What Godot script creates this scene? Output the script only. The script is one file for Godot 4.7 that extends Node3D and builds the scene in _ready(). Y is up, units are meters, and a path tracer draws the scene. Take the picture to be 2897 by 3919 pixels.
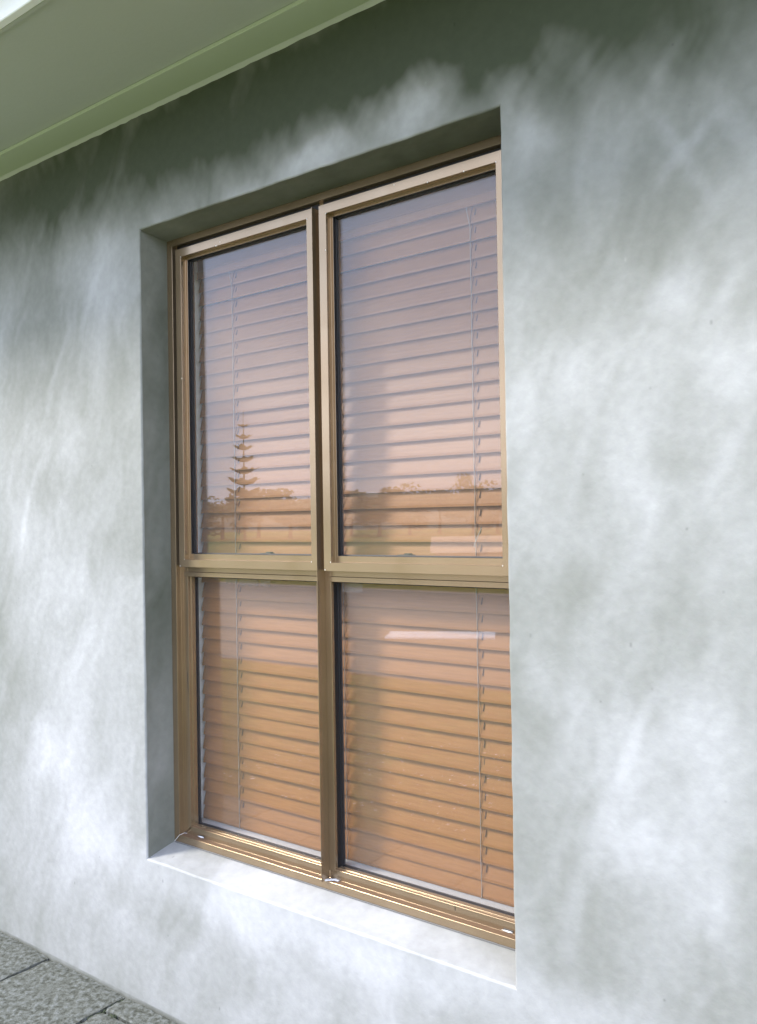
extends Node3D

# ------------------------------------------------------------------ constants of the place
const OX0 := -2.0442          # plaster opening on the wall face
const OX1 := -0.8455
const OY0 := 0.424
const OY1 := 2.2731
const FX0 := -2.0442          # window frame (recessed)
const FX1 := -0.8455
const FY0 := 0.4445
const FY1 := 2.264
const REVEAL := 0.1022
const WALL_L := -4.5
const WALL_R := 1.5
const WALL_TOP := 2.72
const EAVE_Y := 2.616
const MUL := -1.449           # centre line of the mullion fin
const SLAT_Z := -0.195
const SUN_FROM := Vector3(-4.2, 4.7, 3.6)
const SLAT_PITCH := 0.0428

var M := {}
var rng := RandomNumberGenerator.new()
var used := {}


# ------------------------------------------------------------------ small helpers
func lin(r: float, g: float, b: float) -> Color:
	return Color(r, g, b).linear_to_srgb()


func mat(key: String, c: Color, rough := 0.8, metal := 0.0, spec := 0.5) -> StandardMaterial3D:
	var m := StandardMaterial3D.new()
	m.resource_name = key
	m.albedo_color = c
	m.roughness = rough
	m.metallic = metal
	m.metallic_specular = spec
	M[key] = m
	return m


func st_new() -> SurfaceTool:
	var st := SurfaceTool.new()
	st.begin(Mesh.PRIMITIVE_TRIANGLES)
	return st


func tri(st: SurfaceTool, a: Vector3, b: Vector3, c: Vector3, n: Vector3, ua := Vector2.ZERO, ub := Vector2.ZERO, uc := Vector2.ZERO) -> void:
	var g := (b - a).cross(c - a)
	if g.dot(n) > 0.0:        # clockwise seen from the front
		var t := b
		b = c
		c = t
		var tu := ub
		ub = uc
		uc = tu
	st.set_normal(n)
	st.set_uv(ua)
	st.add_vertex(a)
	st.set_normal(n)
	st.set_uv(ub)
	st.add_vertex(b)
	st.set_normal(n)
	st.set_uv(uc)
	st.add_vertex(c)


func quad(st: SurfaceTool, a: Vector3, b: Vector3, c: Vector3, d: Vector3, hint: Vector3, uv := 0.0) -> void:
	var n := (c - a).cross(d - b)
	if n.length_squared() < 1e-16:
		n = (b - a).cross(c - a)
	n = n.normalized()
	if n.dot(hint) < 0.0:
		n = -n
	var ua := Vector2.ZERO
	var ub := Vector2.ZERO
	var uc := Vector2.ZERO
	var ud := Vector2.ZERO
	if uv > 0.0:
		ua = planar(a, n) / uv
		ub = planar(b, n) / uv
		uc = planar(c, n) / uv
		ud = planar(d, n) / uv
	tri(st, a, b, c, n, ua, ub, uc)
	tri(st, a, c, d, n, ua, uc, ud)


func planar(p: Vector3, n: Vector3) -> Vector2:
	var w := n.abs()
	if w.z >= w.x and w.z >= w.y:
		return Vector2(p.x, -p.y)
	if w.x >= w.y:
		return Vector2(p.z, -p.y)
	return Vector2(p.x, p.z)


func box(st: SurfaceTool, lo: Vector3, hi: Vector3, ch := 0.0, uv := 0.0) -> void:
	# a box with chamfered edges
	var c := (lo + hi) / 2.0
	var h := (hi - lo) / 2.0
	ch = minf(ch, minf(h.x, minf(h.y, h.z)) * 0.8)
	for ax in 3:
		for s: float in [-1.0, 1.0]:
			var u := (ax + 1) % 3
			var v := (ax + 2) % 3
			var p: Array[Vector3] = []
			for k: Array in [[-1, -1], [1, -1], [1, 1], [-1, 1]]:
				var q := Vector3.ZERO
				q[ax] = s * h[ax]
				q[u] = k[0] * (h[u] - ch)
				q[v] = k[1] * (h[v] - ch)
				p.append(c + q)
			var n := Vector3.ZERO
			n[ax] = s
			quad(st, p[0], p[1], p[2], p[3], n, uv)
	if ch <= 0.0:
		return
	for ax in 3:
		var u := (ax + 1) % 3
		var v := (ax + 2) % 3
		for su: float in [-1.0, 1.0]:
			for sv: float in [-1.0, 1.0]:
				var a := Vector3.ZERO
				a[ax] = -(h[ax] - ch)
				a[u] = su * h[u]
				a[v] = sv * (h[v] - ch)
				var b := a
				b[u] = su * (h[u] - ch)
				b[v] = sv * h[v]
				var d := a
				d[ax] = -a[ax]
				var e := b
				e[ax] = -b[ax]
				var n := Vector3.ZERO
				n[u] = su
				n[v] = sv
				quad(st, c + a, c + b, c + e, c + d, n, uv)


func tube(st: SurfaceTool, pts: Array, r: float, sides := 6, r_end := -1.0) -> void:
	if r_end < 0.0:
		r_end = r
	var rings := []
	for i in pts.size():
		var a: Vector3 = pts[maxi(i - 1, 0)]
		var b: Vector3 = pts[mini(i + 1, pts.size() - 1)]
		var t := (b - a).normalized()
		var u := t.cross(Vector3(0.31, 0.2, 0.93)).normalized()
		var v := t.cross(u)
		var rr := lerpf(r, r_end, float(i) / maxf(1.0, pts.size() - 1))
		var ring := []
		for k in sides:
			var an := TAU * k / sides
			ring.append((pts[i] as Vector3) + (u * cos(an) + v * sin(an)) * rr)
		rings.append(ring)
	for i in pts.size() - 1:
		for k in sides:
			var k2 := (k + 1) % sides
			var mid: Vector3 = (rings[i][k] + rings[i][k2]) / 2.0
			quad(st, rings[i][k], rings[i][k2], rings[i + 1][k2], rings[i + 1][k], mid - (pts[i] as Vector3))


func blob(st: SurfaceTool, c: Vector3, r: Vector3, noise_seed: int, bumps := 0.3, rings := 5, segs := 8) -> void:
	# an uneven rounded lump
	var g := FastNoiseLite.new()
	g.seed = noise_seed
	g.frequency = 1.0
	var grid := []
	for i in rings + 1:
		var row := []
		var th := PI * i / rings
		for j in segs:
			var ph := TAU * j / segs
			var d := Vector3(sin(th) * cos(ph), cos(th), sin(th) * sin(ph))
			row.append(c + d * r * (1.0 + bumps * g.get_noise_3d(d.x * 1.6, d.y * 1.6, d.z * 1.6)))
		grid.append(row)
	for i in rings:
		for j in segs:
			var j2 := (j + 1) % segs
			var m: Vector3 = (grid[i][j] + grid[i + 1][j2]) / 2.0
			quad(st, grid[i][j], grid[i][j2], grid[i + 1][j2], grid[i + 1][j], m - c)


func numbered(called: String) -> String:
	if not used.has(called):
		used[called] = 0
		return called
	used[called] += 1
	return "%s_%03d" % [called, used[called]]


func build(st: SurfaceTool, called: String, m: Material, parent: Node) -> MeshInstance3D:
	var o := MeshInstance3D.new()
	o.mesh = st.commit()
	o.name = numbered(called)
	o.material_override = m
	parent.add_child(o, true)
	return o


func base(called: String, label: String, category: String, at := Vector3.ZERO, group := "", kind := "") -> Node3D:
	var o := Node3D.new()
	o.name = numbered(called)
	add_child(o, true)
	o.position = at
	tag(o, label, category, group, kind)
	return o


func tag(o: Node, label: String, category: String, group := "", kind := "") -> void:
	if label:
		o.set_meta("label", label)
	if category:
		o.set_meta("category", category)
	if group:
		o.set_meta("group", group)
	if kind:
		o.set_meta("kind", kind)


func fbm(noise_seed: int, freq: float, oct := 4, type := FastNoiseLite.TYPE_SIMPLEX_SMOOTH) -> FastNoiseLite:
	var n := FastNoiseLite.new()
	n.seed = noise_seed
	n.noise_type = type
	n.frequency = freq
	n.fractal_type = FastNoiseLite.FRACTAL_FBM
	n.fractal_octaves = oct
	return n


func noise_tex(noise_seed: int, freq: float, oct: int, size: int, ramp: Array = [], normal := 0.0, gain := 0.5) -> NoiseTexture2D:
	var t := NoiseTexture2D.new()
	t.width = size
	t.height = size
	t.seamless = true
	var fn := fbm(noise_seed, freq, oct)
	fn.fractal_gain = gain
	t.noise = fn
	if ramp:
		var g := Gradient.new()
		var offs := PackedFloat32Array()
		var cols := PackedColorArray()
		for k in ramp:
			offs.append(k[0])
			cols.append(k[1])
		g.offsets = offs
		g.colors = cols
		t.color_ramp = g
	if normal > 0.0:
		t.as_normal_map = true
		t.bump_strength = normal
	return t


# ------------------------------------------------------------------ sky
func make_sky() -> Image:
	var w := 1024
	var h := 512
	var im := Image.create(w, h, false, Image.FORMAT_RGBF)
	var n1 := fbm(11, 1.1, 5)
	var to_sun := SUN_FROM.normalized()
	var n2 := fbm(23, 3.4, 4)
	for j in h:
		var el := PI / 2.0 - PI * (j + 0.5) / h
		for i in w:
			var az := TAU * ((i + 0.5) / w - 0.5)
			var d := Vector3(sin(az) * cos(el), sin(el), -cos(az) * cos(el))
			if d.y < -0.02:
				im.set_pixel(i, j, Color(0.55, 0.56, 0.55))
				continue
			# flat cloud deck seen in perspective
			var s := 1.0 / (maxf(d.y, 0.0) + 0.16)
			var p := d * s
			var c := n1.get_noise_3d(p.x * 0.5, 3.0, p.z * 0.5) * 0.75 + n2.get_noise_3d(p.x * 0.42, 9.0, p.z * 0.42) * 0.4
			c = clampf(0.56 + 0.95 * c, 0.0, 1.0)
			c = c * c * (3.0 - 2.0 * c)
			var hi := clampf(d.y * 1.3, 0.0, 1.0)
			var blue := Color(0.56, 0.70, 0.98).lerp(Color(0.46, 0.61, 0.98), hi)
			var cloud := Color(1.04, 1.06, 1.24).lerp(Color(0.96, 1.0, 1.2), hi)
			var col := blue.lerp(cloud, c * 0.9)
			var hz := exp(-maxf(d.y, 0.0) * 9.0)
			col = col.lerp(Color(1.1, 1.07, 1.2), hz * 0.6)
			# the veil of cloud is brighter round the hidden sun
			var off := rad_to_deg(acos(clampf(d.dot(to_sun), -1.0, 1.0)))
			col *= 1.0 + 2.7 * exp(-pow(off / 46.0, 2.0))
			im.set_pixel(i, j, col)
	return im


# ------------------------------------------------------------------ wall picture: the worn, brushed render with some shade painted in
func make_wall_map() -> ImageTexture:
	var w := 1536
	var h := 696
	var n_big := fbm(5, 1.0, 3)
	var n_warp := fbm(61, 1.6, 3)
	var n_str := fbm(77, 1.0, 3)
	var n_fin := fbm(91, 9.0, 4)
	var n_st2 := fbm(33, 1.0, 3)
	# lighter and darker patches of the hand-worked render, plus painted shade: x, y on the wall (m), half sizes, tilt, strength
	var patches := [
		[-1.046, 2.373, 0.103, 0.082, 20, 0.62],
		[-1.354, 2.311, 0.114, 0.045, 10, 0.42],
		[-1.560, 2.241, 0.119, 0.054, 0, 0.20],
		[-1.658, 2.500, 0.109, 0.074, 20, 0.14],
		[-0.698, 2.359, 0.062, 0.064, 20, 0.16],
		[-0.772, 2.186, 0.059, 0.066, 10, 0.20],
		[-0.490, 1.815, 0.051, 0.051, 0, 0.20],
		[-0.396, 1.667, 0.062, 0.090, 10, 0.20],
		[-0.575, 1.470, 0.053, 0.123, 10, 0.12],
		[-0.631, 0.947, 0.120, 0.151, 10, 0.26],
		[-0.607, 0.766, 0.102, 0.070, 0, 0.20],
		[-2.535, 0.665, 0.145, 0.097, 0, 0.18],
		[-2.314, 0.469, 0.181, 0.136, 0, 0.20],
		[-2.410, 1.722, 0.075, 0.147, 5, 0.18],
		[-2.600, 1.371, 0.188, 0.122, 0, 0.15],
		[-2.396, 1.209, 0.123, 0.102, 0, 0.15],
		[-0.794, 1.621, 0.047, 0.132, 0, 0.18],
		[-0.711, 1.687, 0.049, 0.083, 15, 0.15],
		[-0.476, 2.076, 0.017, 0.144, 30, 0.14],
		[-0.379, 2.107, 0.024, 0.163, 25, 0.12],
		[-1.702, 0.334, 0.218, 0.062, 0, 0.10],
		[-1.210, 0.337, 0.195, 0.065, 0, 0.10],
		[-0.481, 1.036, 0.066, 0.084, 0, 0.14],
		[-0.438, 0.720, 0.049, 0.100, 0, 0.16],
		[-2.209, 2.143, 0.092, 0.155, 10, 0.18],
		[-0.784, 1.074, 0.041, 0.056, 0, 0.16],
		[-2.427, 0.885, 0.350, 0.513, 0, 0.12],
		[-0.501, 0.831, 0.170, 0.338, 0, 0.10],
		[-1.379, 0.319, 0.461, 0.135, -15, 0.12],
		[-2.688, 2.511, 0.691, 0.203, 0, -0.27],  # from here a dark band along the top paints in shade under the eave
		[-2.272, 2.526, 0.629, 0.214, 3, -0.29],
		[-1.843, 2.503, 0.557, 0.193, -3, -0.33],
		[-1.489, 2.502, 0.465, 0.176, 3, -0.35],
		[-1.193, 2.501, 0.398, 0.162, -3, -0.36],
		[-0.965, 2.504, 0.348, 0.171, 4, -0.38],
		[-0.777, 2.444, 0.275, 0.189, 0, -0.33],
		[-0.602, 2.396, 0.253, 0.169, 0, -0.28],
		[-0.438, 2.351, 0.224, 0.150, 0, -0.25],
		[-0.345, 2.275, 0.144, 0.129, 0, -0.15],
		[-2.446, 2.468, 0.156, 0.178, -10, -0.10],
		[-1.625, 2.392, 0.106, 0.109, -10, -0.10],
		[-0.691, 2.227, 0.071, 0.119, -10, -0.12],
		[-1.348, 0.401, 0.842, 0.078, 0, 0.25],
		[-0.436, 0.844, 0.178, 0.247, 0, 0.10],
		[-2.513, 0.430, 0.526, 0.449, 0, 0.10],
		[-0.724, 2.032, 0.061, 0.111, 15, -0.12],
		[-0.513, 1.965, 0.105, 0.103, 10, -0.10],
		[-0.488, 1.508, 0.066, 0.051, 0, -0.10],
		[-0.700, 1.256, 0.058, 0.082, 0, -0.08],
		[-0.477, 1.230, 0.057, 0.076, 0, -0.08],
		[-2.050, 0.268, 0.151, 0.054, 0, -0.08],
		[-1.470, 0.338, 0.177, 0.046, -20, -0.08],
		[-2.641, 2.066, 0.194, 0.200, 5, -0.12],
		[-2.169, 1.884, 0.067, 0.208, 5, -0.08],
		[-0.355, 1.783, 0.046, 0.081, 0, -0.08],
		[-0.517, 0.896, 0.043, 0.077, 0, -0.08],
		[-0.764, 0.538, 0.031, 0.112, 0, -0.08],
		[1.0, 1.35, 0.75, 1.6, 0, -0.5],  # shade for the reveals, painted into the stretch of map they sample
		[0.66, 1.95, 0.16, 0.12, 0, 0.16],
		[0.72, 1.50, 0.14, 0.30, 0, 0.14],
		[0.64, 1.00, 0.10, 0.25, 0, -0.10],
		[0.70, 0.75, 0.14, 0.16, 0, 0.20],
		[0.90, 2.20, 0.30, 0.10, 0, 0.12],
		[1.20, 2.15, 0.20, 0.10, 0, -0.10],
	]
	# sweeping trowel arcs: three points each and a strength
	var arcs := [
		[-0.387, 2.133, -0.484, 2.095, -0.529, 1.986, 0.11],
		[-0.455, 2.299, -0.507, 2.248, -0.543, 2.173, 0.09],
		[-0.603, 2.352, -0.669, 2.312, -0.715, 2.235, 0.08],
		[-0.359, 1.582, -0.406, 1.520, -0.448, 1.423, 0.09],
		[-2.379, 2.056, -2.496, 1.924, -2.553, 1.734, 0.09],
		[-2.184, 2.250, -2.304, 2.131, -2.356, 1.965, 0.08],
		[-0.645, 1.625, -0.695, 1.520, -0.707, 1.402, 0.08],
		[-0.521, 1.099, -0.594, 0.987, -0.619, 0.860, 0.10],
		[-0.354, 1.856, -0.417, 1.802, -0.459, 1.708, 0.08],
		[-2.568, 1.629, -2.681, 1.480, -2.714, 1.246, 0.08],
	]
	for a in arcs:
		for k in 12:
			var f := (k + 0.5) / 12.0
			var p0 := Vector2(a[0], a[1]).lerp(Vector2(a[2], a[3]), f)
			var p1 := Vector2(a[2], a[3]).lerp(Vector2(a[4], a[5]), f)
			var pc := p0.lerp(p1, f)
			var len := Vector2(a[0], a[1]).distance_to(Vector2(a[4], a[5])) / 12.0
			var dir := (p1 - p0).normalized()
			patches.append([pc.x, pc.y, len * 1.5, 0.010 + 0.008 * sin(PI * f), rad_to_deg(dir.angle()), float(a[6]) * 0.65 * sin(PI * f)])
	var extra := PackedFloat32Array()
	extra.resize(w * h)
	var sx := 6.0 / w
	var sy := WALL_TOP / h
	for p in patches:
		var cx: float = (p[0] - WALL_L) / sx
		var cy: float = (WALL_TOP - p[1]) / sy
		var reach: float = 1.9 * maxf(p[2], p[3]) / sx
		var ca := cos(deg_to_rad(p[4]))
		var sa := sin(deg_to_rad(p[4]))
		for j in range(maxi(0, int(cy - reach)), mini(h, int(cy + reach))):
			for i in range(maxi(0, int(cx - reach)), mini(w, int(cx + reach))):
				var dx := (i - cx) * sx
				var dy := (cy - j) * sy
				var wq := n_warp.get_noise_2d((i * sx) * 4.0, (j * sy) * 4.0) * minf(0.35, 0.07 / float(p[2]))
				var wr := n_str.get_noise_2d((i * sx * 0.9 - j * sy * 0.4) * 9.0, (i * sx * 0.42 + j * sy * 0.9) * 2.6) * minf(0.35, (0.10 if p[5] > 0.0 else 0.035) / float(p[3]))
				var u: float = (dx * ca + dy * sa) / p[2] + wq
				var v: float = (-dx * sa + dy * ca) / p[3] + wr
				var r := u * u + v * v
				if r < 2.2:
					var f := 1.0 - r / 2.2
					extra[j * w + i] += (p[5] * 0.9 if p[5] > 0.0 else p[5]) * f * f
	var data := PackedByteArray()
	data.resize(w * h * 3)
	var dark := Vector3(0.06, 0.072, 0.045)
	var midc := Vector3(0.24, 0.25, 0.23)
	var lite := Vector3(0.455, 0.465, 0.475)
	var at := 0
	for j in h:
		var y := WALL_TOP - j * sy
		for i in w:
			var x := WALL_L + i * sx
			var q := n_warp.get_noise_2d(x * 1.3, y * 1.3)
			var a := n_big.get_noise_2d(x * 1.2 + q * 0.2, y * 0.85 - q * 0.2)
			# brush and trowel strokes lean to the right
			var ca := 0.92
			var sa := 0.39
			var s1 := n_str.get_noise_2d((x * ca - y * sa) * 4.6 + q * 0.5, (x * sa + y * ca) * 1.5)
			var s2 := n_st2.get_noise_2d((x * ca - y * sa) * 15.0 + q * 1.2, (x * sa + y * ca) * 2.4)
			var f := n_fin.get_noise_2d(x * 1.6, y * 1.2)
			var ex := extra[j * w + i]
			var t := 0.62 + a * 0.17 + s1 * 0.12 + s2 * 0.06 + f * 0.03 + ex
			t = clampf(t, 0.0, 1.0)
			var c: Vector3
			if t < 0.5:
				c = dark.lerp(midc, t * 2.0)
			else:
				c = midc.lerp(lite, t * 2.0 - 1.0)
			data[at] = int(255.0 * pow(c.x, 0.4545))
			data[at + 1] = int(255.0 * pow(c.y, 0.4545))
			data[at + 2] = int(255.0 * pow(c.z, 0.4545))
			at += 3
	# pinholes and small chips in the render
	var pr := RandomNumberGenerator.new()
	pr.seed = 31
	for k in 170:
		var px := pr.randi_range(2, w - 3)
		var py := pr.randi_range(2, h - 3)
		var kd := pr.randf_range(0.84, 0.95) if pr.randf() < 0.8 else 1.08
		for o: int in ([0, 1] if pr.randf() < 0.3 else [0]):
			for c in 3:
				var q2 := ((py + o) * w + px) * 3 + c
				data[q2] = mini(255, int(data[q2] * kd))
	return ImageTexture.create_from_image(Image.create_from_data(w, h, false, Image.FORMAT_RGB8, data))


# ------------------------------------------------------------------ materials
func make_materials() -> void:
	# plaster: fine grain on UV1 (half a metre per tile), patches on UV2
	var pl := mat("plaster", Color(1, 1, 1), 0.82, 0.0, 0.35)
	pl.albedo_texture = noise_tex(3, 0.014, 6, 1024, [[0.0, Color(0.94, 0.94, 0.94)], [1.0, Color(1, 1, 1)]])
	pl.detail_enabled = true
	pl.detail_blend_mode = BaseMaterial3D.BLEND_MODE_MUL
	pl.detail_uv_layer = BaseMaterial3D.DETAIL_UV_2
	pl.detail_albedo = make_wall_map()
	pl.heightmap_enabled = true
	pl.heightmap_texture = noise_tex(8, 0.012, 7, 1024)
	pl.heightmap_scale = 0.07
	# bronze anodised aluminium
	var al := mat("bronze_aluminium", Color(1, 1, 1), 0.36, 0.74)
	al.albedo_texture = noise_tex(14, 0.004, 3, 256, [[0.0, lin(0.325, 0.24, 0.15)], [0.5, lin(0.345, 0.258, 0.165)], [1.0, lin(0.365, 0.276, 0.18)]])
	al.roughness_texture = noise_tex(15, 0.006, 3, 256, [[0.0, Color(0.85, 0.85, 0.85)], [1.0, Color(1, 1, 1)]])
	al.roughness = 0.25
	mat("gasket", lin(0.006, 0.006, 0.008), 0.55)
	mat("dark_gap", lin(0.012, 0.009, 0.007), 0.7)
	mat("sealant", lin(0.68, 0.69, 0.70), 0.5)
	mat("ledge_reflection", lin(0.13, 0.078, 0.042), 0.8)  # brown that stands in for the dark reflection on the sill ledges
	mat("joint_grey", lin(0.13, 0.13, 0.125), 0.9)
	mat("white_scale", lin(0.72, 0.73, 0.74), 0.9)
	var gl := mat("glass", Color(1, 1, 1, 0.02), 0.0)
	gl.transparency = BaseMaterial3D.TRANSPARENCY_ALPHA
	gl.metallic_specular = 0.5
	var tp := mat("old_tape", Color(0.72, 0.7, 0.68, 0.2), 0.6)
	tp.transparency = BaseMaterial3D.TRANSPARENCY_ALPHA
	# slats: three runs of the same stain
	for k in 3:
		var sl := mat("slat_%d" % k, Color(1, 1, 1), 0.45, 0.0, 0.4)
		sl.albedo_texture = noise_tex(40 + k, 0.03, 4, 512, [[0.0, lin(0.205, 0.085, 0.017)], [0.5, lin(0.23, 0.098, 0.021)], [1.0, lin(0.255, 0.112, 0.026)]])
		sl.uv1_scale = Vector3(0.55, 9.0, 1.0)
	mat("cord", lin(0.30, 0.25, 0.19), 0.8)
	mat("rung", lin(0.07, 0.03, 0.012), 0.8)
	mat("black_plastic", lin(0.01, 0.01, 0.011), 0.4)
	mat("inside_white", lin(0.82, 0.84, 0.85), 0.7)
	mat("foot_render", lin(0.15, 0.15, 0.145), 0.85)
	mat("inside_wall", lin(0.5, 0.49, 0.46), 0.85)
	mat("inside_sill", lin(0.36, 0.365, 0.37), 0.7)
	mat("inside_floor", lin(0.2, 0.14, 0.09), 0.6)
	var so := mat("soffit_paint", lin(0.43, 0.46, 0.42), 0.75)
	so.heightmap_enabled = true
	so.heightmap_texture = noise_tex(19, 0.05, 5, 512)
	so.heightmap_scale = 0.03
	mat("cornice_paint", lin(0.44, 0.5, 0.38), 0.7)
	mat("gutter_white", lin(0.82, 0.84, 0.85), 0.35)
	mat("roof_tile", lin(0.09, 0.08, 0.075), 0.8)
	# paving
	for k in 3:
		var pv := mat("paver_%d" % k, Color(1, 1, 1), 0.95, 0.0, 0.2)
		pv.albedo_texture = noise_tex(50 + k, 0.026, 8, 1024, [[0.0, lin(0.035, 0.037, 0.028)], [0.30, lin(0.07, 0.073, 0.06)], [0.5, lin(0.108, 0.113, 0.098)], [0.68, lin(0.14, 0.148, 0.137)], [1.0, lin(0.21, 0.222, 0.212)]], 0.0, 0.7)
		pv.heightmap_enabled = true
		pv.heightmap_texture = noise_tex(50 + k, 0.026, 8, 1024, [], 0.0, 0.7)
		pv.heightmap_scale = 0.3
	mat("joint_dirt", lin(0.018, 0.017, 0.012), 1.0)
	mat("moss", lin(0.035, 0.045, 0.022), 1.0)
	var gr := mat("lawn_green", Color(1, 1, 1), 0.95, 0.0, 0.2)
	gr.albedo_texture = noise_tex(70, 0.03, 5, 512, [[0.0, lin(0.07, 0.095, 0.018)], [0.5, lin(0.125, 0.15, 0.03)], [1.0, lin(0.19, 0.195, 0.05)]])
	var gb := mat("grass_blade", lin(0.18, 0.205, 0.055), 0.8)
	gb.vertex_color_use_as_albedo = true
	gb.albedo_color = Color(1, 1, 1)
	gb.backlight_enabled = true
	gb.backlight = Color(0.25, 0.25, 0.25)
	mat("driveway_concrete", lin(0.205, 0.18, 0.145), 0.9)
	mat("kerb_white", lin(0.75, 0.75, 0.74), 0.7)
	mat("petal", lin(0.8, 0.76, 0.74), 0.7)
	mat("bark", lin(0.06, 0.045, 0.03), 0.9)
	mat("leaf_dark", lin(0.085, 0.085, 0.04), 0.8)
	mat("leaf_mid", lin(0.11, 0.11, 0.05), 0.8)
	mat("hill_green", lin(0.08, 0.09, 0.065), 0.95)
	mat("shed_tan", lin(0.55, 0.43, 0.30), 0.6)


# ------------------------------------------------------------------ mitred frame members
# profile: list of points, each {side: [inset, z]}; sides l, r, t, b
func corner(rect: Array, k: Dictionary, h: String, v: String, own: String) -> Vector3:
	var x: float = rect[0] + k.l[0] if h == "l" else rect[1] - k.r[0]
	var y: float = rect[2] + k.b[0] if v == "b" else rect[3] - k.t[0]
	return Vector3(x, y, k[own][1])


func chamfered(pts: Array, r: float) -> Array:
	# pts: list of [inset, z]; every corner of the closed loop is cut by r
	var out := []
	var n := pts.size()
	for i in n:
		var p := Vector2(pts[i][0], pts[i][1])
		var a := Vector2(pts[(i + n - 1) % n][0], pts[(i + n - 1) % n][1])
		var b := Vector2(pts[(i + 1) % n][0], pts[(i + 1) % n][1])
		var ra := minf(r, p.distance_to(a) * 0.4)
		var rb := minf(r, p.distance_to(b) * 0.4)
		var p1 := p + (a - p).normalized() * ra
		var p2 := p + (b - p).normalized() * rb
		out.append([p1.x, p1.y])
		out.append([p2.x, p2.y])
	return out


func members(rect: Array, sides: Dictionary, names: Dictionary, m: Material, parent: Node, r := 0.0005, skip := []) -> void:
	var ch := {}
	for s in sides:
		ch[s] = chamfered(sides[s], r) if r > 0.0 else sides[s]
	var n: int = ch.l.size()
	for own: String in ["t", "b", "l", "r"]:
		if own in skip:
			continue
		var st := st_new()
		for i in n:
			var k := {}
			var k2 := {}
			for s: String in ["l", "r", "t", "b"]:
				k[s] = ch[s][i]
				k2[s] = ch[s][(i + 1) % n]
			var a: Vector3
			var b: Vector3
			var c: Vector3
			var d: Vector3
			if own == "t" or own == "b":
				a = corner(rect, k, "l", own, own)
				b = corner(rect, k, "r", own, own)
				c = corner(rect, k2, "r", own, own)
				d = corner(rect, k2, "l", own, own)
			else:
				a = corner(rect, k, own, "b", own)
				b = corner(rect, k, own, "t", own)
				c = corner(rect, k2, own, "t", own)
				d = corner(rect, k2, own, "b", own)
			# outward normal of the loop (loop runs so that inset grows along the front)
			var di: float = k2[own][0] - k[own][0]
			var dz: float = k2[own][1] - k[own][1]
			var inward := Vector3.ZERO
			match own:
				"l": inward = Vector3(1, 0, 0)
				"r": inward = Vector3(-1, 0, 0)
				"t": inward = Vector3(0, -1, 0)
				"b": inward = Vector3(0, 1, 0)
			var hint := inward * -dz + Vector3(0, 0, 1) * di
			quad(st, a, b, c, d, hint, 0.35)
		build(st, names[own], m, parent)


func same(pts: Array) -> Dictionary:
	return {"l": pts, "r": pts, "t": pts, "b": pts}


# ------------------------------------------------------------------ the wall
func wall_uv(st: SurfaceTool, p: Vector3, n: Vector3, uv: Vector2) -> void:
	st.set_normal(n)
	st.set_uv(uv / 0.5)
	st.set_uv2(Vector2((uv.x - WALL_L) / 6.0, (WALL_TOP - uv.y) / WALL_TOP))
	st.add_vertex(p)


func wall_quad(st: SurfaceTool, ps: Array, ns: Array, uvs: Array) -> void:
	var g: Vector3 = (ps[1] - ps[0]).cross(ps[2] - ps[0])
	var order := [0, 1, 2, 0, 2, 3]
	if g.dot(ns[0]) > 0.0:
		order = [0, 2, 1, 0, 3, 2]
	for i: int in order:
		wall_uv(st, ps[i], ns[i], uvs[i])


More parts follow.
